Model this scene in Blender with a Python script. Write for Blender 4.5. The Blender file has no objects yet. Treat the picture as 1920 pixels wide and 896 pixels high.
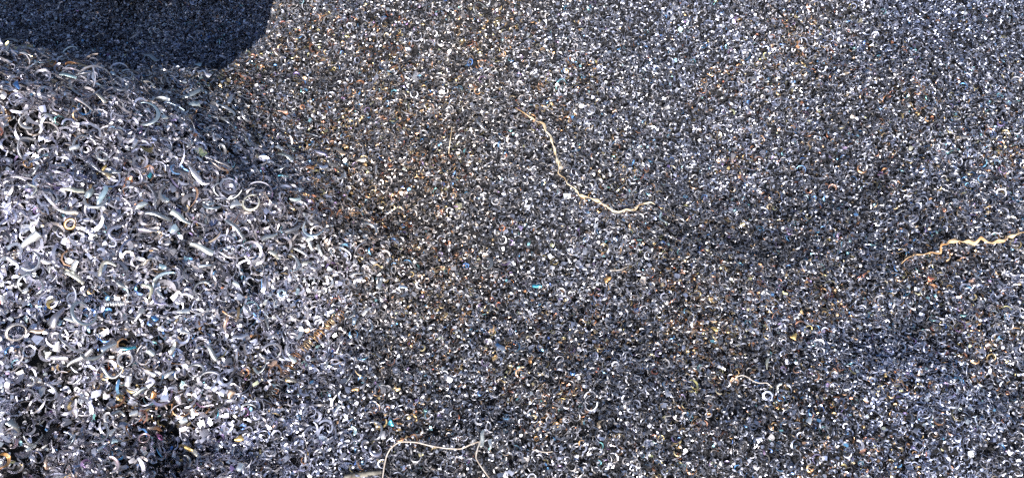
import bpy, math
import numpy as np
from mathutils import Vector

S = bpy.context.scene
C = bpy.context.scene.collection
rng = np.random.default_rng(11)
R = math.radians

# ------------------------------------------------------------------ camera
CAM = np.array([0.0, -0.62, 0.62])
PITCH = R(45.0)
HT = 0.60                                     # tan of half the horizontal view angle
cam_d = bpy.data.cameras.new("camera")
cam = bpy.data.objects.new("camera", cam_d); C.objects.link(cam)
cam.location = CAM
cam.rotation_euler = (math.pi / 2 - PITCH, 0, 0)
cam_d.sensor_fit = 'HORIZONTAL'; cam_d.sensor_width = 36
cam_d.lens = 18.0 / HT
cam_d.clip_start = 0.01; cam_d.clip_end = 200
S.camera = cam

# ------------------------------------------------------------------ light
SUN_EL, SUN_AZ = 25.0, 180.0                  # azimuth clockwise from +Y
az, el = R(SUN_AZ), R(SUN_EL)
to_sun = Vector((math.sin(az) * math.cos(el), math.cos(az) * math.cos(el), math.sin(el)))
w = bpy.data.worlds.new("World"); S.world = w; w.use_nodes = True
nt = w.node_tree
sky = nt.nodes.new("ShaderNodeTexSky"); sky.sky_type = 'NISHITA'; sky.sun_disc = False
sky.sun_elevation = el; sky.sun_rotation = az
bg = nt.nodes["Background"]; bg.inputs["Strength"].default_value = 0.078
nt.links.new(sky.outputs[0], bg.inputs["Color"])
sd = bpy.data.lights.new("sun", 'SUN'); sd.energy = 4.8; sd.angle = R(0.5); sd.color = (1.0, 0.98, 0.955)
sun = bpy.data.objects.new("sun", sd); C.objects.link(sun)
sun.rotation_euler = to_sun.to_track_quat('Z', 'Y').to_euler()
sun.location = to_sun * 5
S.view_settings.view_transform = 'Standard'; S.view_settings.look = 'None'
S.view_settings.exposure = 0.9; S.view_settings.gamma = 1
S.cycles.use_denoising = False
S.cycles.max_bounces = 6; S.cycles.glossy_bounces = 4; S.cycles.diffuse_bounces = 3

# ------------------------------------------------------------------ the heap's surface
def sstep(a, b, x):
    t = np.clip((x - a) / (b - a), 0, 1); return t * t * (3 - 2 * t)

_lat = np.random.default_rng(5).random((64, 64))
def vnoise(x, y, f, o=0):
    x = x * f + 13.7 * (o + 1); y = y * f + 7.3 * (o + 1)
    xi = np.floor(x).astype(int); yi = np.floor(y).astype(int)
    u = x - xi; v = y - yi; u = u * u * (3 - 2 * u); v = v * v * (3 - 2 * v)
    g = lambda a, b: _lat[a % 64, b % 64]
    return (g(xi, yi) * (1 - u) + g(xi + 1, yi) * u) * (1 - v) + (g(xi, yi + 1) * (1 - u) + g(xi + 1, yi + 1) * u) * v

def heap_edge(y):
    """x of the coarse heap's foot on its inner side"""
    return -0.085 - 0.10 * np.maximum(-0.12 - y, 0) - 0.95 * np.maximum(y + 0.02, 0)

def heap(x, y):
    """height of the near coarse heap over the slope"""
    d = heap_edge(y) - x + 0.03 * (vnoise(x, y, 9, 7) - .5)
    a = 1 - np.exp(-(np.maximum(d, 0) / 0.28) ** 1.5)
    crest = 0.035 + 0.012 * np.sin(x * 19 + 1.0) + 0.085 * sstep(-.44, -.26, x)
    b = y - crest
    amp = 0.296 - .006 * sstep(-.30, -.46, x) + 0.22 * np.minimum(b, 0) - 0.010 * np.exp(-(b / 0.05) ** 2)
    return np.maximum(amp, .05) * a * np.exp(-(np.maximum(b, 0) / (0.21 + .16 * sstep(-.40, -.24, x))) ** 1.3)

def surf(x, y):
    main = 0.30 * y + 0.0 * x
    main = main + 0.030 * np.exp(-((x + 0.02) / 0.20) ** 2 - ((y - 0.32) / 0.16) ** 2)
    main = main - 0.035 * np.exp(-((x - 0.26) / 0.14) ** 2 - ((y - 0.12) / 0.14) ** 2)
    main = main + 0.030 * np.exp(-((x - 0.30) / 0.30) ** 2 - ((y + 0.20) / 0.10) ** 2)
    e = np.hypot(np.maximum(x + 0.45, 0) / 0.258, (y - 0.74) / 0.59) + .16 * (vnoise(x, y, 9, 8) - .5) + .08 * (vnoise(x, y, 23, 8) - .5)
    main = main - 0.38 * sstep(1.06, 0.55, e)                                      # the hollow dug behind the heap
    h = heap(x, y)
    z = main + h
    z = z + 0.022 * (vnoise(x, y, 7) - 0.5) + 0.014 * (vnoise(x, y, 17, 1) - 0.5) + 0.006 * (vnoise(x, y, 46, 2) - 0.5)
    z = z - 0.032 * np.exp(-((x + .285) / .10) ** 2 - ((y + .225) / .045) ** 2) - .02 * np.exp(-((x + .20) / .04) ** 2 - ((y + .10) / .05) ** 2)
    z = z - 0.024 * sstep(0.02, .1, h) * sstep(0.62, 0.9, vnoise(x, y, 24, 3))     # scattered pits in the coarse heap
    return z

def coarse(x, y):
    """1 where the big curls lie, 0 where the fine chips lie"""
    edge = -0.135 - 0.12 * np.maximum(-0.12 - y, 0) - 1.15 * np.maximum(y + 0.06, 0) ** 1.35
    d = edge - x + 0.09 * (vnoise(x, y, 13, 4) - .5) + 0.05 * (vnoise(x, y, 40, 5) - .5)
    return sstep(-0.06, 0.13, d) * sstep(0.20, 0.08, y)

def normals(x, y, e=0.006):
    dx = (surf(x + e, y) - surf(x - e, y)) / (2 * e)
    dy = (surf(x, y + e) - surf(x, y - e)) / (2 * e)
    n = np.stack([-dx, -dy, np.ones_like(dx)], -1)
    return n / np.linalg.norm(n, axis=-1, keepdims=True)

FWD = np.array([0, math.cos(PITCH), -math.sin(PITCH)])
UP = np.array([0, math.sin(PITCH), math.cos(PITCH)])
RT = np.array([1.0, 0, 0])
def at(px, py):
    """photo pixel (1920 wide) -> point of the heap's surface, and metres per pixel there"""
    px = np.atleast_1d(np.asarray(px, float)); py = np.atleast_1d(np.asarray(py, float))
    d = FWD + ((px - 960) / 960 * HT)[:, None] * RT + ((448 - py) / 960 * HT)[:, None] * UP
    t = np.full(len(px), 0.25)
    for _ in range(60):
        p = CAM + d * t[:, None]
        t = t + .45 * np.maximum(p[:, 2] - surf(p[:, 0], p[:, 1]), -.004)
    return CAM + d * t[:, None], t * HT / 960

# ------------------------------------------------------------------ materials
def metal(name, base_attr=True, color=(.5, .5, .5), rough=.35, metallic=.85):
    m = bpy.data.materials.new(name); m.use_nodes = True
    n = m.node_tree.nodes; l = m.node_tree.links; p = n["Principled BSDF"]
    tc = n.new("ShaderNodeTexCoord")
    nz = n.new("ShaderNodeTexNoise"); nz.inputs["Scale"].default_value = 420; nz.inputs["Detail"].default_value = 2
    l.new(tc.outputs["Object"], nz.inputs["Vector"])
    mr = n.new("ShaderNodeMapRange"); mr.inputs["To Min"].default_value = 0.70; mr.inputs["To Max"].default_value = 1.25
    l.new(nz.outputs["Fac"], mr.inputs["Value"])
    mx = n.new("ShaderNodeMix"); mx.data_type = 'RGBA'; mx.blend_type = 'MULTIPLY'; mx.inputs["Factor"].default_value = 1
    l.new(mr.outputs["Result"], mx.inputs[7])
    if base_attr:
        a = n.new("ShaderNodeAttribute"); a.attribute_name = "tint"
        l.new(a.outputs["Color"], mx.inputs[6]); l.new(a.outputs["Alpha"], p.inputs["Roughness"])
    else:
        mx.inputs[6].default_value = (*color, 1); p.inputs["Roughness"].default_value = rough
    l.new(mx.outputs[2], p.inputs["Base Color"])
    p.inputs["Metallic"].default_value = metallic
    return m
M_SWARF = metal("steel_swarf")

# ------------------------------------------------------------------ strips of metal, built many at a time
def frame_from(e3, e1):
    e1 = e1 - (e1 * e3).sum(-1, keepdims=True) * e3
    e1 /= np.linalg.norm(e1, axis=-1, keepdims=True) + 1e-9
    return e1, np.cross(e3, e1)

def strip_points(c, e1, e2, e3, rad, phi0, sweep, wid, beta, pitch, growth, K, centre=True, taper=0.55, twist=1.0):
    n = len(rad); t = np.linspace(0, 1, K + 1)[None, :]
    g = np.exp(rng.normal(0, .28, n))[:, None]; tw = rng.normal(0, .45, n)[:, None] * twist
    ang = phi0[:, None] + sweep[:, None] * t ** g
    r = rad[:, None] * (1 + growth[:, None] * (t - .5))
    ra = np.cos(ang)[..., None] * e1[:, None] + np.sin(ang)[..., None] * e2[:, None]
    p = r[..., None] * ra + (pitch[:, None] * (t - .5))[..., None] * e3[:, None]
    if centre: p = p - p.mean(1, keepdims=True)
    p = p + c[:, None]
    be = (beta[:, None] + tw * (t - .5) * 2)[..., None]
    cr = np.cos(be) * e3[:, None] + np.sin(be) * ra
    prof = (1 - taper * np.abs(2 * t - 1) ** 3) * (1 + rng.uniform(-.4, .4, n)[:, None] * (2 * t - 1))
    hw = (wid[:, None] * .5 * prof)[..., None]
    return p, cr, hw

def sheet_mesh(name, batches, mat):
    V, F, T = [], [], []; off = 0
    for (p, cr, hw, col) in batches:
        n, k = p.shape[:2]
        v = np.stack([p - cr * hw, p + cr * hw], 2).reshape(-1, 3)
        i = np.arange(n)[:, None] * (2 * k) + 2 * np.arange(k - 1)[None] + off
        F.append(np.stack([i, i + 1, i + 3, i + 2], -1).reshape(-1, 4))
        V.append(v); T.append(np.repeat(col, 2 * k, 0)); off += len(v)
    V = np.concatenate(V).astype(np.float32); F = np.concatenate(F).astype(np.int32); T = np.concatenate(T).astype(np.float32)
    me = bpy.data.meshes.new(name)
    me.vertices.add(len(V)); me.vertices.foreach_set("co", V.ravel())
    me.loops.add(F.size); me.loops.foreach_set("vertex_index", F.ravel())
    me.polygons.add(len(F)); me.polygons.foreach_set("loop_start", np.arange(0, F.size, 4, dtype=np.int32))
    me.polygons.foreach_set("use_smooth", np.ones(len(F), bool))
    a = me.attributes.new("tint", 'FLOAT_COLOR', 'POINT'); a.data.foreach_set("color", T.ravel())
    me.update(calc_edges=True)
    me.materials.append(mat)
    return me

# ------------------------------------------------------------------ ground below the chips
def build_ground():
    nx, ny = 260, 260
    xs = np.linspace(-1, 1, nx); xs = np.sign(xs) * np.abs(xs) ** 1.6 * 2.6
    ys = np.linspace(-0.75, 2.4, ny)
    X, Y = np.meshgrid(xs, ys); Z = surf(X, Y) - 0.011 - 0.008 * coarse(X, Y)
    V = np.stack([X, Y, Z], -1).reshape(-1, 3)
    i = (np.arange(ny - 1)[:, None] * nx + np.arange(nx - 1)[None]).ravel()
    F = np.stack([i, i + 1, i + nx + 1, i + nx], -1)
    me = bpy.data.meshes.new("ground"); me.from_pydata(V.tolist(), [], F.tolist())
    me.polygons.foreach_set("use_smooth", np.ones(len(F), bool))
    m = bpy.data.materials.new("gap_shade_fines"); m.use_nodes = True
    n = m.node_tree.nodes; l = m.node_tree.links; p = n["Principled BSDF"]
    tc = n.new("ShaderNodeTexCoord")
    vo = n.new("ShaderNodeTexVoronoi"); vo.inputs["Scale"].default_value = 240
    l.new(tc.outputs["Object"], vo.inputs["Vector"])
    cr = n.new("ShaderNodeValToRGB"); e = cr.color_ramp.elements
    e[0].color = (.006, .006, .009, 1); e[1].color = (.022, .021, .024, 1)  # near-black: the shade in the gaps between chips is put into the colour
    l.new(vo.outputs["Distance"], cr.inputs["Fac"]); l.new(cr.outputs["Color"], p.inputs["Base Color"])
    bp = n.new("ShaderNodeBump"); bp.inputs["Strength"].default_value = .8; bp.inputs["Distance"].default_value = .002
    l.new(vo.outputs["Distance"], bp.inputs["Height"]); l.new(bp.outputs["Normal"], p.inputs["Normal"])
    p.inputs["Roughness"].default_value = .8; p.inputs["Metallic"].default_value = .3
    me.materials.append(m)
    o = bpy.data.objects.new("ground", me); C.objects.link(o); o["kind"] = "structure"
build_ground()

# ------------------------------------------------------------------ the mass of chips
RUST = [(700,120,80),(600,70,60),(920,45,50),(830,505,55),(860,600,90),(760,775,45),(1450,595,60),(1690,725,40),
        (1660,885,50),(1380,300,32),(1310,785,35),(1240,880,40),(275,745,40),(1020,195,30),(1545,560,50),(1820,655,45),
        (1485,80,30),(1890,285,30),(1350,155,35),(1720,180,30),(1590,880,50),(500,690,35),(1300,545,60),(1100,620,60),
        (640,250,80),(700,380,60),(960,700,50),(1040,740,50),(440,130,40),(1560,720,40),(1150,350,40),(1740,520,40),
        (1330,640,70),(1480,760,40),(90,120,40),(1080,130,30),(760,200,60),(820,320,60)]
_rp, _rm = at([r[0] for r in RUST], [r[1] for r in RUST])
def rustiness(x, y):
    f = np.zeros_like(x)
    for (a, b, rr), p, m in zip(RUST, _rp, _rm):
        f = np.maximum(f, np.exp(-(((x - p[0]) ** 2 + (y - p[1]) ** 2) / (1.3 * rr * m) ** 2)))
    return f

def tints(x, y, n, c):
    """one RGBA per chip: colour of the metal, alpha = roughness"""
    u = rng.random(n); ru = rustiness(x, y)
    v = np.clip(rng.normal(0.37, 0.19, n) + .13 * c, 0.06, 0.85) * (.52 + .50 * vnoise(x, y, 10, 12) + .42 * vnoise(x, y, 31, 13))
    cool = rng.normal(0, 1, n)
    warmzone = vnoise(x, y, 6, 6) - 0.5
    k = 0.09 * cool - 0.24 * warmzone + 0.08 - .07 * c + 0.08 * sstep(0.1, .4, x)
    band = np.exp(-((x + .07 + .10 * (y - .05)) / .15) ** 2) * (1 - c)          # the dusty brown load down the middle
    k = k + .05 + .02 * c - .15 * band * (.4 + vnoise(x, y, 11, 14))
    col = np.stack([v * (1 - 0.45 * k), v * (1 - .10 * np.abs(k) - .04 - .02 * c), v * (1 + 0.75 * k)], -1)
    def put(mask, base, spread):
        q = mask.sum(); s = np.clip(rng.normal(1, spread, (q, 1)), .35, 1.7)
        col[mask] = np.clip(np.array(base) * s * rng.uniform(.85, 1.15, (q, 3)), 0.01, .95)
    prob = 0.014 + 0.20 * ru + 0.05 * sstep(.0, .3, warmzone)
    put(u < prob, (.46, .30, .18), .35)
    put(u < prob * .45, (.66, .50, .30), .3)
    put(u < prob * .18, (.45, .22, .13), .3)
    b = rng.random(n); bz = vnoise(x, y, 12, 9)
    put(b < 0.012 + .035 * sstep(.7, .95, bz), (.16, .33, .62), .35)
    put(b < 0.004 + .010 * sstep(.7, .95, bz), (.35, .68, .78), .2)
    put((b > .994), (.36, .27, .45), .25)
    rough = np.clip(rng.normal(.40, .10, n), .18, .7)
    return np.concatenate([np.clip(col, .01, .95), rough[:, None]], 1)

def rand_axis(nrm, tilt):
    """a unit vector leaning off nrm by about tilt (radians, per chip)"""
    a = rng.normal(size=nrm.shape); a -= (a * nrm).sum(-1, keepdims=True) * nrm
    a /= np.linalg.norm(a, axis=-1, keepdims=True)
    return np.cos(tilt)[:, None] * nrm + np.sin(tilt)[:, None] * a, a

XB, YB = (-1.05, 1.0), (-0.50, 1.15)
def sample(n):
    """points over the ground the camera can see, with a margin round the frame"""
    out = np.zeros((0, 2))
    while len(out) < n:
        p = np.stack([rng.uniform(*XB, 2 * n), rng.uniform(*YB, 2 * n)], -1)
        z = surf(p[:, 0], p[:, 1])
        q = np.stack([p[:, 0], p[:, 1], z], -1) - CAM
        dep = q @ FWD; sx = (q @ RT) / dep / HT; sy = (q @ UP) / dep / HT
        ok = (dep > .1) & (np.abs(sx) < 1.15) & (np.abs(sy) < .467 + .10)
        out = np.concatenate([out, p[ok]])
    return out[:n]

def curls(n, r_fine, r_coarse, w_fine, w_coarse, depth_f, depth_c, K, lim=None):
    p = sample(n); x, y = p.T; c = coarse(x, y)
    if lim is not None:
        keep = rng.random(n) < lim(c); x, y, c = x[keep], y[keep], c[keep]; n = len(x)
    nrm = normals(x, y)
    tilt = np.abs(rng.normal(0, R(42), n)); e3, a = rand_axis(nrm, tilt)
    e1, e2 = frame_from(e3, rng.normal(size=(n, 3)))
    size = np.clip(np.exp(rng.normal(0, .38, n)), .4, 1.5) * (.78 + .45 * vnoise(x, y, 9, 11)) * (1 + .35 * sstep(-.25, -.4, x) * sstep(.2, .35, y))
    rad = (r_fine * (1 - c) + r_coarse * c) * size
    wid = (w_fine * (1 - c) + w_coarse * c) * np.exp(rng.normal(0, .3, n))
    sweep = rng.uniform(R(80), R(330), n) * np.where(rng.random(n) < .12, 1.6, 1)
    dep = depth_f * (1 - c) + depth_c * c
    z = surf(x, y) + dep * (.25 - rng.random(n) ** 1.0)
    cen = np.stack([x, y, z], -1)
    pts = strip_points(cen, e1, e2, e3, rad, rng.uniform(0, 6.28, n), sweep, wid, rng.uniform(.35, 1.45, n) * np.where(rng.random(n) < .5, -1, 1),
                       rad * rng.normal(0, .5, n), rng.normal(0, .35, n), K)
    return (*pts, tints(x, y, n, c))

def flakes(n, l_fine, l_coarse, depth_f, depth_c, K=2, lim=None):
    p = sample(n); x, y = p.T; c = coarse(x, y)
    if lim is not None:
        keep = rng.random(n) < lim(c); x, y, c = x[keep], y[keep], c[keep]; n = len(x)
    nrm = normals(x, y)
    up, _ = rand_axis(nrm, np.abs(rng.normal(0, R(32), n)))
    e3 = np.cross(up, rng.normal(size=(n, 3))); e3 /= np.linalg.norm(e3, axis=-1, keepdims=True)
    e1, e2 = frame_from(e3, up)                  # e1 points up out of the heap
    L = (l_fine * (1 - c) + l_coarse * c) * np.exp(rng.normal(0, .33, n))
    far = sstep(-.25, -.4, x) * sstep(.2, .35, y); L = L * (1 + .45 * far)
    sweep = rng.uniform(.25, 1.3, n); rad = L / sweep
    wid = L * rng.uniform(.35, .9, n)
    dep = depth_f * (1 - c) + depth_c * c
    z = surf(x, y) + dep * (.28 - rng.random(n))
    pts = strip_points(np.stack([x, y, z], -1), e1, e2, e3, rad, -sweep / 2, sweep, wid, np.zeros(n), rng.normal(0, .1, n) * L,
                       np.zeros(n), K, taper=.12, twist=.25)
    t = tints(x, y, n, c)
    t[:, 3] = np.clip(rng.normal(.33, .09, n), .15, .6)
    t[:, :3] = np.clip(t[:, :3] * 1.35, 0, .92)
    return (*pts, t)

def build_mass():
    b = []
    thin = lambda c: 1 - .35 * c
    b.append(curls(128000, .0023, .0037, .0009, .0015, .009, .016, 8, lim=thin))
    b.append(curls(46000, .0032, .0054, .0010, .0019, .008, .016, 9, lim=thin))
    b.append(curls(8500, .0046, .0074, .0011, .0024, .005, .014, 12, lim=lambda c: .10 + .90 * c))
    b.append(curls(12000, .0036, .0090, .0006, .0010, .004, .016, 14, lim=lambda c: .12 + .88 * c))
    b.append(flakes(70000, .0020, .0030, .009, .014, lim=lambda c: 1 - .3 * c))
    b.append(flakes(15000, .0032, .0050, .006, .012))
    me = sheet_mesh("metal_shavings", b, M_SWARF)
    o = bpy.data.objects.new("metal_shavings", me); C.objects.link(o)
    o["kind"] = "stuff"; o["label"] = "mass of fine grey curled steel shavings and flakes covering the whole heap"; o["category"] = "metal shavings"
build_mass()

# ------------------------------------------------------------------ single things lying on the heap
M_PALE = metal("pale_steel_and_glare", metallic=.82)  # less metallic, so the glare painted as white stays pale at any angle
TONE = {                                       # colour of the metal (white: glare put into the colour), roughness, pale material?
 'white': ((.78,.78,.80), .36, 1), 'cream': ((.72,.68,.60), .36, 1), 'pale grey': ((.56,.56,.60), .36, 1),
 'silver grey': ((.43,.44,.49), .34, 0), 'dark grey': ((.22,.23,.26), .36, 0), 'grey green': ((.34,.37,.36), .36, 0),
 'light blue': ((.50,.60,.72), .34, 0), 'pale cyan': ((.62,.80,.84), .40, 1), 'deep blue': ((.10,.22,.48), .30, 0),
 'teal': ((.10,.45,.60), .32, 0), 'golden': ((.74,.52,.22), .40, 1), 'orange': ((.68,.38,.17), .45, 1),
 'rust brown': ((.34,.18,.10), .50, 1), 'tan': ((.58,.45,.30), .42, 0), 'peach': ((.80,.55,.42), .45, 1),
 'pinkish': ((.68,.50,.52), .40, 0), 'lavender': ((.54,.52,.68), .38, 0), 'purple': ((.42,.16,.34), .38, 0),
 'salmon red': ((.72,.25,.17), .50, 1),
}
def tint_for(tone):
    c, r, pale = TONE[tone]
    c = np.clip(np.array(c) * rng.uniform(.88, 1.1) * rng.uniform(.95, 1.05, 3), .01, .92)
    return np.append(c, np.clip(r + rng.normal(0, .04), .15, .7)), (M_PALE if pale else M_SWARF)

def link_mesh(name, V, F, mat, loc=None, tint=None, parent=None, smooth=True):
    V = np.asarray(V, float)
    if loc is not None: V = V - loc
    me = bpy.data.meshes.new(name); me.from_pydata(V.tolist(), [], [list(map(int, f)) for f in F])
    if smooth: me.polygons.foreach_set("use_smooth", np.ones(len(me.polygons), bool))
    if tint is not None:
        t = np.broadcast_to(np.asarray(tint, np.float32), (len(V), 4)).astype(np.float32)
        at_ = me.attributes.new("tint", 'FLOAT_COLOR', 'POINT'); at_.data.foreach_set("color", t.ravel())
    me.materials.append(mat)
    o = bpy.data.objects.new(name, me); C.objects.link(o)
    if loc is not None: o.location = loc
    if parent is not None: o.parent = parent; o.location = (0, 0, 0)
    return o

def solid_strip(p, cr, hw, thick, cup=.06):
    """a thin closed strip of metal with a slightly cupped section along p"""
    k = len(p); tan = np.gradient(p, axis=0); tan /= np.linalg.norm(tan, axis=1, keepdims=True) + 1e-12
    nn = np.cross(tan, cr); nn /= np.linalg.norm(nn, axis=1, keepdims=True) + 1e-12
    q = np.linspace(-1, 1, k)[:, None]
    hw = hw * (1 + rng.normal(0, .05, (k, 1))) * (1 + rng.uniform(-.35, .35) * q)

    prof = [(-1, 0, 1), (0, cup, 1), (1, 0, 1), (1, 0, -1), (0, cup, -1), (-1, 0, -1)]
    ring = [p + cr * hw * a + nn * (hw * b + thick * .5 * c) for a, b, c in prof]
    V = np.stack(ring, 1).reshape(-1, 3); F = []
    for i in range(k - 1):
        for j in range(6):
            q = (j + 1) % 6; F.append((i * 6 + j, i * 6 + q, i * 6 + 6 + q, i * 6 + 6 + j))
    F.append((5, 4, 1, 0)); F.append((4, 3, 2, 1)); e = (k - 1) * 6
    F.append((e, e + 1, e + 4, e + 5)); F.append((e + 1, e + 2, e + 3, e + 4))
    return V, F

ITEMS = []                                     # (object, pixel x, pixel y, tone, shape words, size in px)
def surf_frame(P):
    n = normals(P[0:1], P[1:2])[0]
    u = RT - RT.dot(n) * n; u /= np.linalg.norm(u)
    return u, np.cross(n, u), n

def lift_for(P, c0, c1):
    c = float(coarse(P[0:1], P[1:2])[0]); return c0 * (1 - c) + c1 * c

PROUD = {(53,93),(126,161),(188,375),(375,126),(131,426),(385,391),(489,385),(266,233),(528,345),(313,540),(105,572),(235,651),(289,597),(394,750),
         (276,812),(175,826),(1739,527),(612,308),(536,714),(998,683),(418,611),(907,825),(336,415),(374,472),(922,833),(910,498),(1831,528),(940,656)}
def shaving(kind, px, py, size, wid, ang, sweep, tone, words=None):
    """kind: arc (gap faces ang), ring, loop (spiral), strip (runs along ang), hook"""
    P, m = at(px, py); P = P[0]; m = float(m[0]); u, v, n = surf_frame(P)
    # the view is oblique: stretch nothing, just measure in metres at that distance
    L = size * m; W = max(.95 * wid * m, .0009)
    a = R(ang); dirv = math.cos(a) * u + math.sin(a) * v
    K = 26
    one = np.ones(1)
    if kind == 'strip':
        perp = np.cross(n, dirv)
        tiltv = rng.normal(0, .22); up = math.cos(tiltv) * n + math.sin(tiltv) * perp
        e3 = np.cross(up, dirv); sw = R(max(abs(sweep), 12)); rad = L / (2 * math.sin(sw / 2)) if sw < 3 else L / 2
        e1 = up[None]; e2 = np.cross(e3, up)[None]
        p, cr, hw = strip_points(P[None], e1, e2, e3[None], one * rad, one * (-sw / 2), one * sw, one * W, one * rng.normal(0, .12),
                                 one * rng.normal(0, .10) * L, one * 0, K, taper=.10)
        lift = lift_for(P, .0028, .0068)
    else:
        tilt = abs(rng.normal(R(27), R(12))); b = rng.uniform(0, 6.28); lean = math.cos(b) * u + math.sin(b) * v
        e3 = math.cos(tilt) * n + math.sin(tilt) * lean
        e1 = dirv - dirv.dot(e3) * e3; e1 /= np.linalg.norm(e1); e2 = np.cross(e3, e1)
        rad = L / 2; sw = R(sweep); phi = math.pi - sw / 2
        gr = {'arc': rng.normal(0, .12), 'ring': rng.normal(0, .12), 'loop': .75, 'hook': 1.1}[kind]
        if kind == 'loop': rad *= .72
        beta = rng.uniform(.75, 1.25) * rng.choice([-1, 1])
        p, cr, hw = strip_points(P[None], e1[None], e2[None], e3[None], one * rad, one * phi, one * sw, one * W, one * beta,
                                 one * rad * rng.normal(0, .3), one * gr, 34 if sweep > 300 else K, centre=False, taper=.35)
        lift = lift_for(P, .0028, .0072) + rad * math.sin(tilt) * .35
    if (int(px), int(py)) in PROUD: lift += .0035
    elif 'grey' not in tone: lift += .0012
    tt = np.linspace(0, 1, len(p[0]))[:, None]; amp = .07 * L if kind != 'strip' else .035 * L
    for _ in range(3):                          # nothing in the heap is a clean circle: crumple it
        p = p + amp * rng.normal(0, .55, 3)[None, None] * np.sin(rng.uniform(2, 9) * tt + rng.uniform(0, 6.28))[None]
    if kind != 'strip' and rng.random() < .6: hw = hw * np.minimum(1, 1.15 - .85 * (tt if rng.random() < .5 else 1 - tt) ** 2)[None]
    V, F = solid_strip(p[0] + n * lift, cr[0], hw[0], .00045)
    t, mat = tint_for(tone)
    g = np.repeat(np.clip(np.linspace(-.5, 1.0, len(p[0])) * rng.choice([-1, 1]) + .3 + rng.normal(0, .06, len(p[0])), 0, .75), 6)[:, None]
    t = t[None] * (1 - g) + np.append(np.array([.50, .50, .52]) * rng.uniform(.5, 1.2), .33)[None] * g * 1.0 if tone not in ('white', 'cream') and size > 19 else t
    name = {'arc': 'curled_shaving', 'ring': 'ring_shaving', 'loop': 'spiral_shaving', 'hook': 'hooked_shaving',
            'strip': 'metal_flake' if size < 19 else 'flat_shaving'}[kind]
    o = link_mesh(name, V, F, mat, P + n * lift, t)
    ITEMS.append([o, px, py, tone, kind, size, wid, words])
    return o

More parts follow.
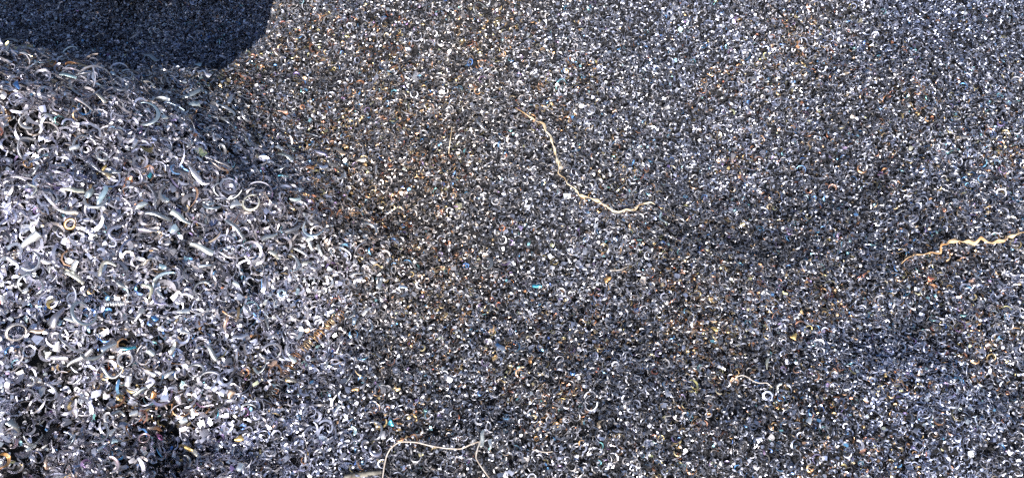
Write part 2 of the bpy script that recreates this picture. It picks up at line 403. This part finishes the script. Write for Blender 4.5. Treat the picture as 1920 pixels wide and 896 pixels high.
LIST = """
strip 53 93 22 9 20 70 golden
strip 126 161 28 12 5 30 pale_cyan
strip 208 152 16 8 -35 25 light_blue
arc 152 155 36 7 100 260 silver_grey
strip 70 132 15 9 40 30 light_blue
strip 30 173 18 9 -30 30 deep_blue
arc 19 82 26 6 -90 190 silver_grey
ring 220 171 26 6 180 390 silver_grey
strip 178 190 28 9 -20 25 cream
arc 134 139 27 5 -100 210 rust_brown
strip 145 202 36 6 5 20 pinkish
hook 142 103 26 4 -70 150 white
arc 56 225 32 6 -10 230 pale_grey
hook 96 228 34 5 -80 170 pale_grey
arc 29 112 34 7 20 120 silver_grey
strip 48 118 22 7 -5 80 white
arc 248 72 30 7 170 150 pale_grey
arc 190 80 24 7 -110 130 silver_grey
strip 287 110 36 9 -35 20 silver_grey
strip 375 126 17 10 -15 25 light_blue
arc 327 125 30 4 -90 190 pale_grey
arc 347 188 40 8 190 200 silver_grey
arc 296 205 32 7 -20 220 pale_grey
arc 409 219 46 5 150 320 silver_grey
arc 266 233 46 8 185 230 light_blue
strip 431 188 32 8 85 25 silver_grey
arc 345 254 46 5 -60 210 silver_grey
arc 420 247 36 7 -90 190 dark_grey
ring 458 223 22 4 0 350 pale_grey
strip 303 233 14 10 80 25 white
strip 357 204 22 10 35 30 white
strip 320 211 36 6 8 30 light_blue
strip 273 170 30 7 -30 60 cream
strip 325 172 20 7 15 40 cream
strip 350 164 15 7 -50 20 white
strip 387 146 14 9 -30 20 white
strip 188 375 50 10 72 60 pale_cyan
strip 167 367 20 12 65 30 pale_cyan
ring 176 382 34 6 60 340 silver_grey
arc 112 330 36 4 20 250 lavender
strip 135 327 24 7 -85 25 white
strip 131 403 42 10 -10 40 cream
strip 58 452 38 12 40 30 white
strip 134 361 40 8 3 35 cream
strip 202 337 20 8 -10 35 tan
strip 199 323 12 6 85 20 golden
ring 216 440 28 6 60 330 lavender
strip 38 345 26 9 -12 35 white
ring 131 426 20 5 0 400 orange
arc 63 363 30 5 200 130 cream
arc 56 288 46 6 -30 170 pale_grey
arc 162 283 50 5 -25 190 silver_grey
loop 42 316 20 4 30 400 orange
arc 61 322 34 7 110 150 silver_grey
strip 138 281 20 9 25 25 white
strip 173 318 34 8 -25 30 pale_grey
strip 217 330 30 8 5 30 pale_grey
loop 196 298 24 5 -60 430 silver_grey
strip 336 415 42 10 -28 18 white
strip 294 409 46 9 -8 70 silver_grey
strip 321 435 17 12 55 40 pale_cyan
arc 328 366 56 9 -5 120 dark_grey
strip 364 337 34 12 -55 35 white
arc 395 318 56 8 180 200 cream
loop 385 391 46 5 0 560 light_blue
arc 303 282 24 6 -120 230 silver_grey
strip 439 433 48 8 -42 35 silver_grey
ring 466 387 30 6 60 350 cream
arc 268 372 42 7 200 140 dark_grey
strip 280 437 40 6 12 25 lavender
hook 413 352 44 4 80 190 pale_grey
strip 279 337 10 7 70 20 teal
arc 318 308 44 4 5 140 silver_grey
strip 263 387 18 11 50 30 white
strip 303 376 16 9 -30 20 white
arc 405 290 24 5 200 250 pale_grey
strip 390 265 18 9 -60 25 white
strip 349 282 20 6 80 30 white
strip 383 307 15 10 10 20 white
arc 455 275 30 6 -120 150 silver_grey
strip 438 388 20 12 40 40 pale_grey
strip 252 275 20 9 85 40 pale_grey
strip 546 284 28 9 -60 30 grey_green
strip 534 300 30 9 -12 60 grey_green
strip 522 287 18 10 -35 20 white
arc 612 308 46 9 160 150 silver_grey
strip 605 320 18 7 35 40 light_blue
strip 528 345 20 8 3 25 teal
arc 545 380 24 7 150 190 pale_cyan
arc 489 385 26 7 -95 170 orange
arc 590 262 30 5 0 230 silver_grey
strip 645 334 18 6 -85 20 white
ring 667 338 16 5 0 370 pale_grey
strip 678 303 20 7 10 80 cream
hook 487 326 46 4 -80 110 pale_grey
strip 528 214 18 6 12 20 peach
strip 640 290 26 10 -30 30 tan
arc 600 300 30 6 -60 200 lavender
arc 633 330 22 6 170 170 silver_grey
strip 560 365 12 8 40 20 light_blue
arc 524 328 26 5 80 190 pale_grey
arc 586 424 34 6 60 190 light_blue
strip 602 469 24 7 -55 60 silver_grey
arc 640 486 38 6 -100 170 pale_grey
ring 590 506 18 6 0 380 silver_grey
loop 520 552 16 4 0 430 light_blue
strip 554 548 13 7 85 20 light_blue
strip 687 583 20 8 50 25 white
strip 711 532 24 9 75 25 pale_grey
arc 614 530 18 4 180 170 white
arc 503 590 38 6 -10 130 pale_grey
strip 667 514 24 5 5 25 silver_grey
arc 646 440 26 6 100 220 silver_grey
arc 690 437 26 5 -90 200 silver_grey
arc 538 493 34 6 190 170 silver_grey
strip 542 430 36 10 38 40 dark_grey
strip 583 445 13 8 30 20 white
strip 585 460 22 6 -75 30 white
strip 565 475 34 6 -20 50 silver_grey
strip 575 500 20 9 -5 40 cream
strip 500 445 32 8 20 40 silver_grey
strip 510 480 24 8 -40 30 cream
loop 655 590 22 5 60 330 dark_grey
arc 56 490 36 8 150 210 light_blue
arc 13 496 38 9 0 170 lavender
arc 62 533 40 5 -20 230 silver_grey
arc 80 545 32 4 200 200 silver_grey
strip 140 520 40 10 -32 35 cream
arc 118 532 42 7 -40 200 tan
strip 150 492 26 12 60 40 white
arc 204 512 38 9 -50 130 cream
arc 213 550 42 7 -150 120 silver_grey
arc 105 572 24 7 -10 150 golden
strip 108 594 44 12 50 70 silver_grey
ring 152 590 46 7 20 350 silver_grey
arc 138 628 54 8 30 210 silver_grey
arc 171 640 58 9 100 110 pale_grey
strip 202 647 30 8 20 25 light_blue
strip 68 601 16 10 -25 25 pale_cyan
strip 235 651 28 6 8 25 teal
strip 112 663 30 9 -8 20 white
strip 110 643 20 11 65 25 white
ring 26 632 34 6 0 380 cream
strip 148 670 54 8 25 30 pale_grey
arc 93 518 24 7 170 150 lavender
strip 24 488 18 8 -20 25 white
strip 86 491 16 10 10 20 white
strip 50 546 11 9 30 20 white
strip 132 600 20 8 -30 60 white
strip 75 620 34 7 -8 50 peach
strip 86 660 12 10 80 20 white
arc 205 680 40 6 100 140 silver_grey
ring 234 672 26 6 -90 330 pale_grey
arc 313 540 54 8 -10 170 light_blue
strip 374 472 46 10 -15 15 white
strip 340 586 24 9 8 25 white
strip 289 597 12 9 -50 40 deep_blue
strip 324 650 24 8 78 20 white
strip 395 662 32 9 -55 30 pale_grey
strip 446 632 32 8 15 40 lavender
strip 428 592 30 5 -28 20 rust_brown
loop 368 558 18 4 200 430 pale_grey
strip 418 611 30 6 82 40 peach
arc 343 662 44 5 90 130 rust_brown
strip 453 540 18 8 25 30 white
arc 458 578 26 5 90 280 silver_grey
arc 413 566 28 6 180 130 silver_grey
strip 344 622 16 8 -15 20 white
strip 271 496 18 9 20 40 cream
arc 268 548 30 7 200 160 cream
strip 262 590 30 8 60 40 pale_grey
strip 302 504 13 10 5 20 pale_cyan
strip 388 502 30 4 15 50 light_blue
arc 462 528 20 6 -70 170 lavender
strip 280 660 15 9 -50 20 white
arc 380 545 34 6 -30 190 dark_grey
arc 300 555 30 6 20 200 lavender
arc 355 520 30 6 10 240 silver_grey
strip 437 540 14 8 -30 20 white
arc 43 717 18 7 180 190 white
arc 72 735 34 5 170 200 pale_grey
strip 94 715 30 6 5 40 lavender
arc 147 699 26 4 130 150 pale_grey
arc 175 826 36 10 170 170 silver_grey
arc 113 826 36 6 180 180 light_blue
strip 149 774 16 9 -80 20 white
strip 205 816 16 8 55 20 white
arc 200 786 18 7 10 170 white
arc 216 784 20 7 -90 160 silver_grey
strip 210 837 11 9 20 20 pale_cyan
arc 48 808 52 7 90 160 silver_grey
ring 51 863 24 5 30 380 lavender
strip 188 849 24 6 60 40 light_blue
arc 196 882 32 6 200 150 pinkish
loop 150 832 28 5 -60 400 light_blue
arc 76 873 20 6 60 230 peach
arc 9 832 26 6 160 130 pinkish
strip 239 716 20 11 85 25 white
strip 20 800 30 12 -40 50 dark_grey
strip 62 714 18 10 -10 20 white
strip 45 842 22 8 50 30 white
strip 282 699 22 9 -28 20 white
strip 312 700 18 7 25 30 white
ring 370 692 26 6 200 320 silver_grey
arc 392 712 34 6 -80 150 silver_grey
strip 329 744 20 9 -82 20 white
strip 394 750 36 5 0 60 purple
strip 447 821 14 9 15 50 golden
strip 286 737 13 10 60 40 orange
ring 264 829 17 4 0 370 pinkish
ring 284 828 16 4 90 370 purple
strip 276 812 32 7 30 70 rust_brown
arc 338 878 28 7 200 170 silver_grey
strip 356 842 18 7 -30 40 golden
strip 370 852 16 8 -45 40 cream
arc 413 764 16 4 180 150 teal
arc 464 767 28 5 -80 160 silver_grey
strip 430 741 14 9 70 30 peach
strip 446 882 15 12 80 30 white
strip 338 714 10 8 60 20 pale_cyan
arc 250 715 28 7 60 160 silver_grey
strip 262 732 26 8 30 35 silver_grey
strip 246 776 16 10 20 20 white
strip 366 763 13 10 60 20 white
strip 340 785 14 11 10 20 white
arc 503 645 28 9 -100 140 pale_grey
ring 501 662 34 6 200 330 pale_grey
arc 480 687 28 6 170 250 silver_grey
loop 657 713 24 5 230 400 pale_grey
strip 667 731 13 6 3 15 orange
strip 664 606 16 8 80 20 light_blue
arc 687 616 20 5 190 120 light_blue
strip 536 714 20 8 5 50 golden
arc 492 722 18 5 170 110 pale_grey
strip 506 687 18 9 30 40 peach
strip 545 675 16 9 -50 30 white
arc 512 606 36 7 -10 90 silver_grey
strip 635 762 16 9 60 25 pale_grey
arc 580 672 22 4 170 150 dark_grey
strip 614 688 15 5 85 30 pale_grey
arc 660 809 18 6 200 120 pale_cyan
strip 734 795 12 9 -40 30 teal
arc 700 806 34 4 200 190 silver_grey
arc 750 817 22 5 90 130 rust_brown
ring 705 843 22 7 100 300 lavender
arc 688 837 20 7 -20 200 lavender
strip 907 825 32 8 88 25 white
strip 922 833 18 7 -75 30 white
arc 910 498 22 6 160 210 pale_grey
strip 998 683 17 8 65 40 orange
strip 940 656 22 9 -50 30 deep_blue
strip 1007 540 18 7 -12 25 teal
strip 750 541 16 7 -5 25 light_blue
strip 1141 526 14 8 25 25 orange
ring 902 240 30 3 0 380 silver_grey
arc 899 22 28 3 -20 270 silver_grey
strip 1739 527 11 10 2 15 salmon_red
strip 1831 528 21 6 -82 15 white
ring 1707 414 28 4 120 330 pale_grey
arc 1730 552 20 6 -60 240 pale_grey
arc 1468 733 22 5 -40 130 white
arc 1424 832 24 6 -50 120 pale_grey
arc 1604 834 18 6 200 180 white
strip 1515 790 12 9 50 20 white
strip 1437 686 24 5 75 20 cream
arc 1244 410 22 4 30 150 pale_cyan
strip 1373 300 20 6 70 40 peach
strip 1800 260 22 10 -5 50 tan
arc 1690 405 22 5 -60 200 white
arc 1110 760 24 4 60 280 silver_grey
strip 1124 797 14 7 70 20 tan
strip 1340 620 13 8 -35 30 golden
strip 1487 634 14 8 60 30 golden
arc 850 200 22 4 -40 170 silver_grey
strip 707 320 18 5 80 20 pale_grey
"""
def build_items():
    for ln in LIST.split("\n"):
        q = ln.split()
        if len(q) == 8:
            shaving(q[0], *map(float, q[1:7]), q[7].replace("_", " "))
build_items()

# ------------------------------------------------------------------ strands, coils, wires and the twig
def path_points(pix, lifts, n):
    """smooth curve through photo pixels on the heap, lifted off it"""
    pix = np.array(pix, float); lifts = np.broadcast_to(np.asarray(lifts, float), (len(pix),))
    P, m = at(pix[:, 0], pix[:, 1])
    P = P + normals(P[:, 0], P[:, 1]) * lifts[:, None]
    d = np.r_[0, np.cumsum(np.linalg.norm(np.diff(P, axis=0), axis=1))]
    q = np.linspace(0, d[-1], n); out = np.stack([np.interp(q, d, P[:, i]) for i in range(3)], 1)
    k = max(3, n // (2 * len(pix))) | 1
    pad = np.pad(out, ((k, k), (0, 0)), mode='reflect', reflect_type='odd')
    ker = np.hanning(2 * k + 3)[1:-1]; ker = ker[:2 * k + 1] / ker[:2 * k + 1].sum()
    return np.stack([np.convolve(pad[:, i], ker, mode='valid') for i in range(3)], 1), float(m.mean())

def side_vectors(p):
    tan = np.gradient(p, axis=0); tan /= np.linalg.norm(tan, axis=1, keepdims=True)
    n = normals(p[:, 0], p[:, 1]); n = n - (n * tan).sum(1, keepdims=True) * tan; n /= np.linalg.norm(n, axis=1, keepdims=True)
    return tan, np.cross(n, tan), n

def tube(p, rad, sides=7, rough=0):
    tan, s_, n_ = side_vectors(p); k = len(p); rad = np.broadcast_to(rad, (k,))
    a = np.linspace(0, 2 * math.pi, sides, endpoint=False)
    rr = rad[:, None] * (1 + rough * rng.normal(0, 1, (k, sides)))
    V = (p[:, None] + rr[..., None] * (np.cos(a)[None, :, None] * s_[:, None] + np.sin(a)[None, :, None] * n_[:, None])).reshape(-1, 3)
    F = [(i * sides + j, i * sides + (j + 1) % sides, (i + 1) * sides + (j + 1) % sides, (i + 1) * sides + j) for i in range(k - 1) for j in range(sides)]
    F.append(tuple(range(sides))[::-1]); F.append(tuple(range((k - 1) * sides, k * sides)))
    return V, F

def fibre_material(name, a, b, scale, rough=.6):
    m = bpy.data.materials.new(name); m.use_nodes = True
    n = m.node_tree.nodes; l = m.node_tree.links; p = n["Principled BSDF"]
    tc = n.new("ShaderNodeTexCoord"); nz = n.new("ShaderNodeTexNoise"); nz.inputs["Scale"].default_value = scale; nz.inputs["Detail"].default_value = 4
    l.new(tc.outputs["Object"], nz.inputs["Vector"])
    cr = n.new("ShaderNodeValToRGB"); e = cr.color_ramp.elements
    e[0].position = .38; e[1].position = .62; e[0].color = (*a, 1); e[1].color = (*b, 1)
    l.new(nz.outputs["Fac"], cr.inputs["Fac"]); l.new(cr.outputs["Color"], p.inputs["Base Color"])
    nz2 = n.new("ShaderNodeTexNoise"); nz2.inputs["Scale"].default_value = scale * 14
    l.new(tc.outputs["Object"], nz2.inputs["Vector"])
    bp = n.new("ShaderNodeBump"); bp.inputs["Strength"].default_value = .5; bp.inputs["Distance"].default_value = .0006
    l.new(nz2.outputs["Fac"], bp.inputs["Height"]); l.new(bp.outputs["Normal"], p.inputs["Normal"])
    p.inputs["Roughness"].default_value = rough
    return m
M_STRAW = fibre_material("dry_straw", (.40, .25, .12), (.72, .62, .46), 46)
M_AMBER = fibre_material("amber_straw", (.42, .21, .08), (.66, .49, .30), 44)
M_WIRE = fibre_material("tarnished_wire", (.34, .27, .22), (.58, .52, .47), 90, .5)
M_BARK = fibre_material("weathered_wood", (.09, .08, .07), (.24, .22, .19), 160, .85)
M_RED = fibre_material("red_paint", (.50, .03, .03), (.65, .06, .05), 200, .4)

def strand(name, pix, lifts, wid_px, turns, mat, label, cat, nf=9):
    p, m = path_points(pix, lifts, 150)
    tan, s_, n_ = side_vectors(p); k = len(p); t = np.linspace(0, 1, k)
    tau = turns * math.pi * (t + .03 * np.sin(t * 19) + .02 * np.sin(t * 41 + 2)) + .9
    cr = np.cos(tau)[:, None] * s_ + np.sin(tau)[:, None] * n_
    p = p + n_ * (.0022 * np.sin(t * 37 + 1) * np.sin(t * 15))[:, None] + s_ * (.0016 * np.interp(t, np.linspace(0, 1, 30), rng.normal(0, 1.0, 30)))[:, None]
    wv = np.interp(t, np.linspace(0, 1, 44), rng.uniform(.2, 1.25, 44)) * np.minimum(1, 8 * np.minimum(t, 1 - t) + .25)
    V, F = solid_strip(p, cr, (wid_px * m * .5 * wv)[:, None], .0006, cup=.25)
    o = link_mesh(name, V, F, mat, p[k // 2]); o["label"] = label; o["category"] = cat
    V, F = [], []
    for _ in range(nf):                         # torn fibres standing off the strip
        i = rng.integers(4, k - 16); L = rng.integers(8, 15); q = p[i:i + L].copy()
        side = rng.choice([-1, 1]) * s_[i:i + L] * .8 + n_[i:i + L] * .5
        q += side * (np.linspace(.1, 1, L) ** 1.6 * rng.uniform(.0015, .0035))[:, None]
        v, f = tube(q, np.linspace(.00035, .00012, L), 5)
        fo = link_mesh("torn_fibre", v, f, mat, None, None, None)
        for vv in fo.data.vertices: vv.co = vv.co - Vector(p[k // 2])
        fo.parent = o
    return o

strand("twisted_strand", [(966,203),(975,211),(983,217),(1003,225),(1012,232),(1023,250),(1032,268),(1038,286),(1044,298),(1046,319),(1055,338),
       (1069,355),(1085,369),(1101,377),(1119,381),(1138,392),(1154,398),(1170,396),(1189,391),(1205,385),(1219,380),(1228,383)],
       [.002,.004,.005,.002,.004,.005,.005,.000,.001,.004,.005,.005,.003,.005,.005,.003,.000,.003,.005,.005,.003,.000], 7.2, 15, M_STRAW,
       "long twisted cream and gold strand bowing down across the middle of the fine shavings", "strand")
strand("twisted_strand", [(1690,494),(1702,486),(1714,480),(1732,476),(1755,476),(1766,468),(1784,458),(1801,455),(1819,461),(1841,462),(1859,459),
       (1876,452),(1894,446),(1919,443),(1945,441),(1970,447)],
       [.000,.003,.004,.000,.004,.006,.006,.006,.006,.006,.006,.006,.006,.006,.006,.002], 7.5, 8, M_AMBER,
       "amber twisted strand running out of the picture above the salmon red flake", "strand", 8)

def coil(pix, lifts, rad_px, pitch_px, wid_px, tones, label, cat="coil", name="coiled_turning"):
    p, m = path_points(pix, lifts, 400)
    L = np.linalg.norm(np.diff(p, axis=0), axis=1).sum(); turns = L / (pitch_px * m)
    k = int(turns * 16); t = np.linspace(0, 1, k); src = np.linspace(0, 1, len(p))
    ctr = np.stack([np.interp(t, src, p[:, i]) for i in range(3)], 1)
    tan, s_, n_ = side_vectors(ctr)
    r = rad_px * m * (1 + .12 * np.sin(t * 31) + .10 * np.sin(t * 83 + 1) + .16 * np.interp(t, np.linspace(0, 1, 60), rng.normal(0, .8, 60)))
    a = (t + .012 * np.sin(t * 40) + .006 * np.sin(t * 97)) * turns * 2 * math.pi
    ra = np.cos(a)[:, None] * s_ + np.sin(a)[:, None] * n_
    q = ctr + ra * r[:, None]
    cr = tan * .9 + ra * .45; cr /= np.linalg.norm(cr, axis=1, keepdims=True)
    V, F = solid_strip(q, cr, np.full((k, 1), wid_px * m * .5), .0004)
    tt = np.linspace(0, 1, len(tones)); cols = np.array([[*TONE[z][0], TONE[z][1]] for z in tones])
    tint = np.stack([np.interp(t, tt, cols[:, i]) for i in range(4)], 1) * rng.uniform(.8, 1.15, (k, 1))
    o = link_mesh(name, V, F, M_PALE, p[200], np.repeat(tint, 6, 0)); o["label"] = label; o["category"] = cat
    return o
coil([(642,588),(622,606),(600,626),(578,646),(557,664),(540,690),(527,712),(513,738)], [-.001,.004,.003,.004,.001,.001,.000,-.003], 8.5, 7.5, 2.6,
     ['rust brown', 'tan', 'orange', 'tan', 'rust brown', 'rust brown', 'dark grey', 'dark grey'], "long rusty tan coil slanting across the inner foot of the coarse heap")
coil([(190,574),(209,571),(228,570)], .010, 4, 4.5, 3, ['white', 'white'], "tiny bright tight coil above the big grey C-shaped curl", "coil", "coiled_turning")

def wire(pix, lifts, rad_px, label, cat="wire", name="loose_wire", mat=None, n=110):
    p, m = path_points(pix, lifts, n)
    v, f = tube(p, rad_px * m, 8, .04)
    o = link_mesh(name, v, f, mat or M_WIRE, p[n // 2]); o["label"] = label; o["category"] = cat
    return o
wire([(714,930),(719,900),(722,877),(727,853),(738,836),(753,828),(782,832),(815,841),(845,845),(872,846),(887,837),(900,830)],
     [.004,.006,.008,.009,.010,.010,.010,.010,.010,.010,.010,.006], 1.3, "thick pale wire arching over the fine shavings to the tall white strip")
wire([(903,828),(899,843),(895,861),(903,874),(911,884),(922,897),(935,915)], [.006,.009,.009,.009,.009,.008,.006], 1.15,
     "short bent wire dropping from the tall white strip to the bottom edge")
wire([(1372,716),(1380,709),(1390,707),(1400,711),(1408,717),(1421,722),(1435,721),(1447,727)], [.001,.005,.006,.006,.006,.006,.006,.002], .9,
     "thin pale wavy wire lying on the fine shavings near the white arc")
wire([(842,291),(846,268),(850,245)], [.003,.006,.006], .7, "thin straight straw needle standing among the fine shavings", "straw", "straw_needle", M_STRAW, 20)
wire([(1143,510),(1157,513),(1168,511),(1176,503)], [.004,.007,.007,.004], .8, "tiny hair-thin wire beside the orange flake, below the twisted strand", n=40)
wire([(997,844),(1012,849),(1026,850),(1037,847)], [.004,.006,.006,.004], .9, "short thin pale wire curving like a smile near the bottom edge", n=40)
o = wire([(640,897),(660,892),(690,888),(714,884)], [-.002,.001,.001,-.002], 5.5, "weathered grey twig stub at the bottom edge", "twig", "weathered_twig", M_BARK, 60)

def edged_flake():
    o = shaving('strip', 7, 563, 15, 10, 75, 20, 'white'); ITEMS.pop()
    o["label"] = "white flake with a red painted edge at the side of the heap"; o["category"] = "metal flake"
    e = shaving('strip', 1, 572, 12, 5, 80, 20, 'salmon red'); ITEMS.pop()
    e.name = "red_edge"; e.data.name = "red_edge"; e.data.materials.clear(); e.data.materials.append(M_RED)
    e.location = e.location - o.location; e.parent = o
edged_flake()

# ------------------------------------------------------------------ what each shaving is and which one it is
MARKS = [(53,93,"the golden flake on the crest"),(126,161,"the flat pale cyan flake"),(188,375,"the long pale cyan strip"),
 (375,126,"the blue flake under the dark hollow"),(131,426,"the small orange ring"),(385,391,"the big light blue spiral"),
 (489,385,"the orange arch"),(266,233,"the big light blue curl"),(528,345,"the short teal strip"),(313,540,"the tall light blue arc"),
 (105,572,"the golden curl"),(235,651,"the long teal strip"),(289,597,"the small deep blue flake"),(580,645,"the rusty coil"),
 (394,750,"the purple strip"),(276,812,"the rust brown bent strip"),(175,826,"the broad grey crescent"),(7,563,"the red-edged flake"),
 (818,842,"the thick pale wire"),(1060,340,"the twisted cream strand"),(1820,461,"the amber strand"),(1739,527,"the salmon red flake"),
 (612,308,"the broad grey curl by the fine shavings"),(536,714,"the golden flake under the rusty coil"),(998,683,"the small orange flake"),(418,611,"the peach strip")]
OWN = {(53,93):"bent golden flake on the crest of the coarse heap",(126,161):"flat pale cyan flake near the top of the coarse heap",
 (188,375):"long pale cyan strip lying steeply over a grey ring",(375,126):"pale blue flake just under the dark hollow",
 (131,426):"small orange ring-shaped curl in the coarse heap",(385,391):"big light blue spiral of several turns on the coarse heap",
 (489,385):"orange arch-shaped curl at the inner side of the coarse heap",(266,233):"big light blue C-shaped curl below the heap's crest",
 (528,345):"short teal strip near the orange arch",(313,540):"tall light blue open arc in the middle of the coarse heap",
 (105,572):"small golden curl beside a broad silver bent strip",(235,651):"long teal strip at the end of the light blue strip",
 (289,597):"small deep blue flake below the tall light blue arc",(394,750):"thin purple bent strip on the lower coarse heap",
 (276,812):"bent rust brown strip above two tiny rings",(175,826):"broad grey crescent low on the coarse heap",
 (1739,527):"square salmon red flake below the amber strand",(612,308):"broad grey open curl where coarse heap meets fine shavings",
 (536,714):"golden flake lying on the faded end of the rusty coil",(998,683):"small orange flake alone among fine shavings",
 (418,611):"upright peach coloured strip by a thin rust brown strip",(907,825):"tall white strip where two pale wires meet"}
ORD = ["", "second-nearest ", "third-nearest ", "fourth-nearest ", "fifth-nearest ", "sixth-nearest ", "seventh-nearest "]
def describe():
    keyed = {}
    for it in ITEMS:
        o, px, py, tone, kind, size, wid, words = it
        if kind == 'strip': shape = 'small flake' if size < 19 else 'flat strip' if size < 32 else 'long flat strip'
        else:
            shape = {'arc': 'open curl', 'ring': 'ring-shaped curl', 'loop': 'spiral curl', 'hook': 'hook-shaped curl'}[kind]
            shape = ('big ' if size >= 40 else 'small ' if size < 23 else '') + shape
        o["category"] = "metal flake" if kind == 'strip' and size < 19 else "metal shaving"
        o["group"] = ("small metal flakes scattered on the heap" if kind == 'strip' and size < 19 else
                      "flat metal strips lying on the heap" if kind == 'strip' else "curled metal shavings lying on the heap")
        own = OWN.get((int(px), int(py)))
        if own: o["label"] = own; continue
        k = min(range(len(MARKS)), key=lambda i: (MARKS[i][0] - px) ** 2 + (MARKS[i][1] - py) ** 2)
        dx, dy = px - MARKS[k][0], py - MARKS[k][1]
        far = math.hypot(dx, dy) > 260
        rel = "below" if dy > abs(dx) * .8 else "above" if -dy > abs(dx) * .8 else "beside"
        if far: rel = "well " + rel if rel != "beside" else "far beside"
        keyed.setdefault((tone, shape, rel, k), []).append((math.hypot(dx, dy), o))
    for (tone, shape, rel, k), lst in keyed.items():
        lst.sort(key=lambda z: z[0])
        for i, (_, o) in enumerate(lst):
            first = "nearest " if len(lst) > 1 and i == 0 else ORD[i]
            o["label"] = f"{first}{tone} {shape} {rel} {MARKS[k][2]}"
describe()
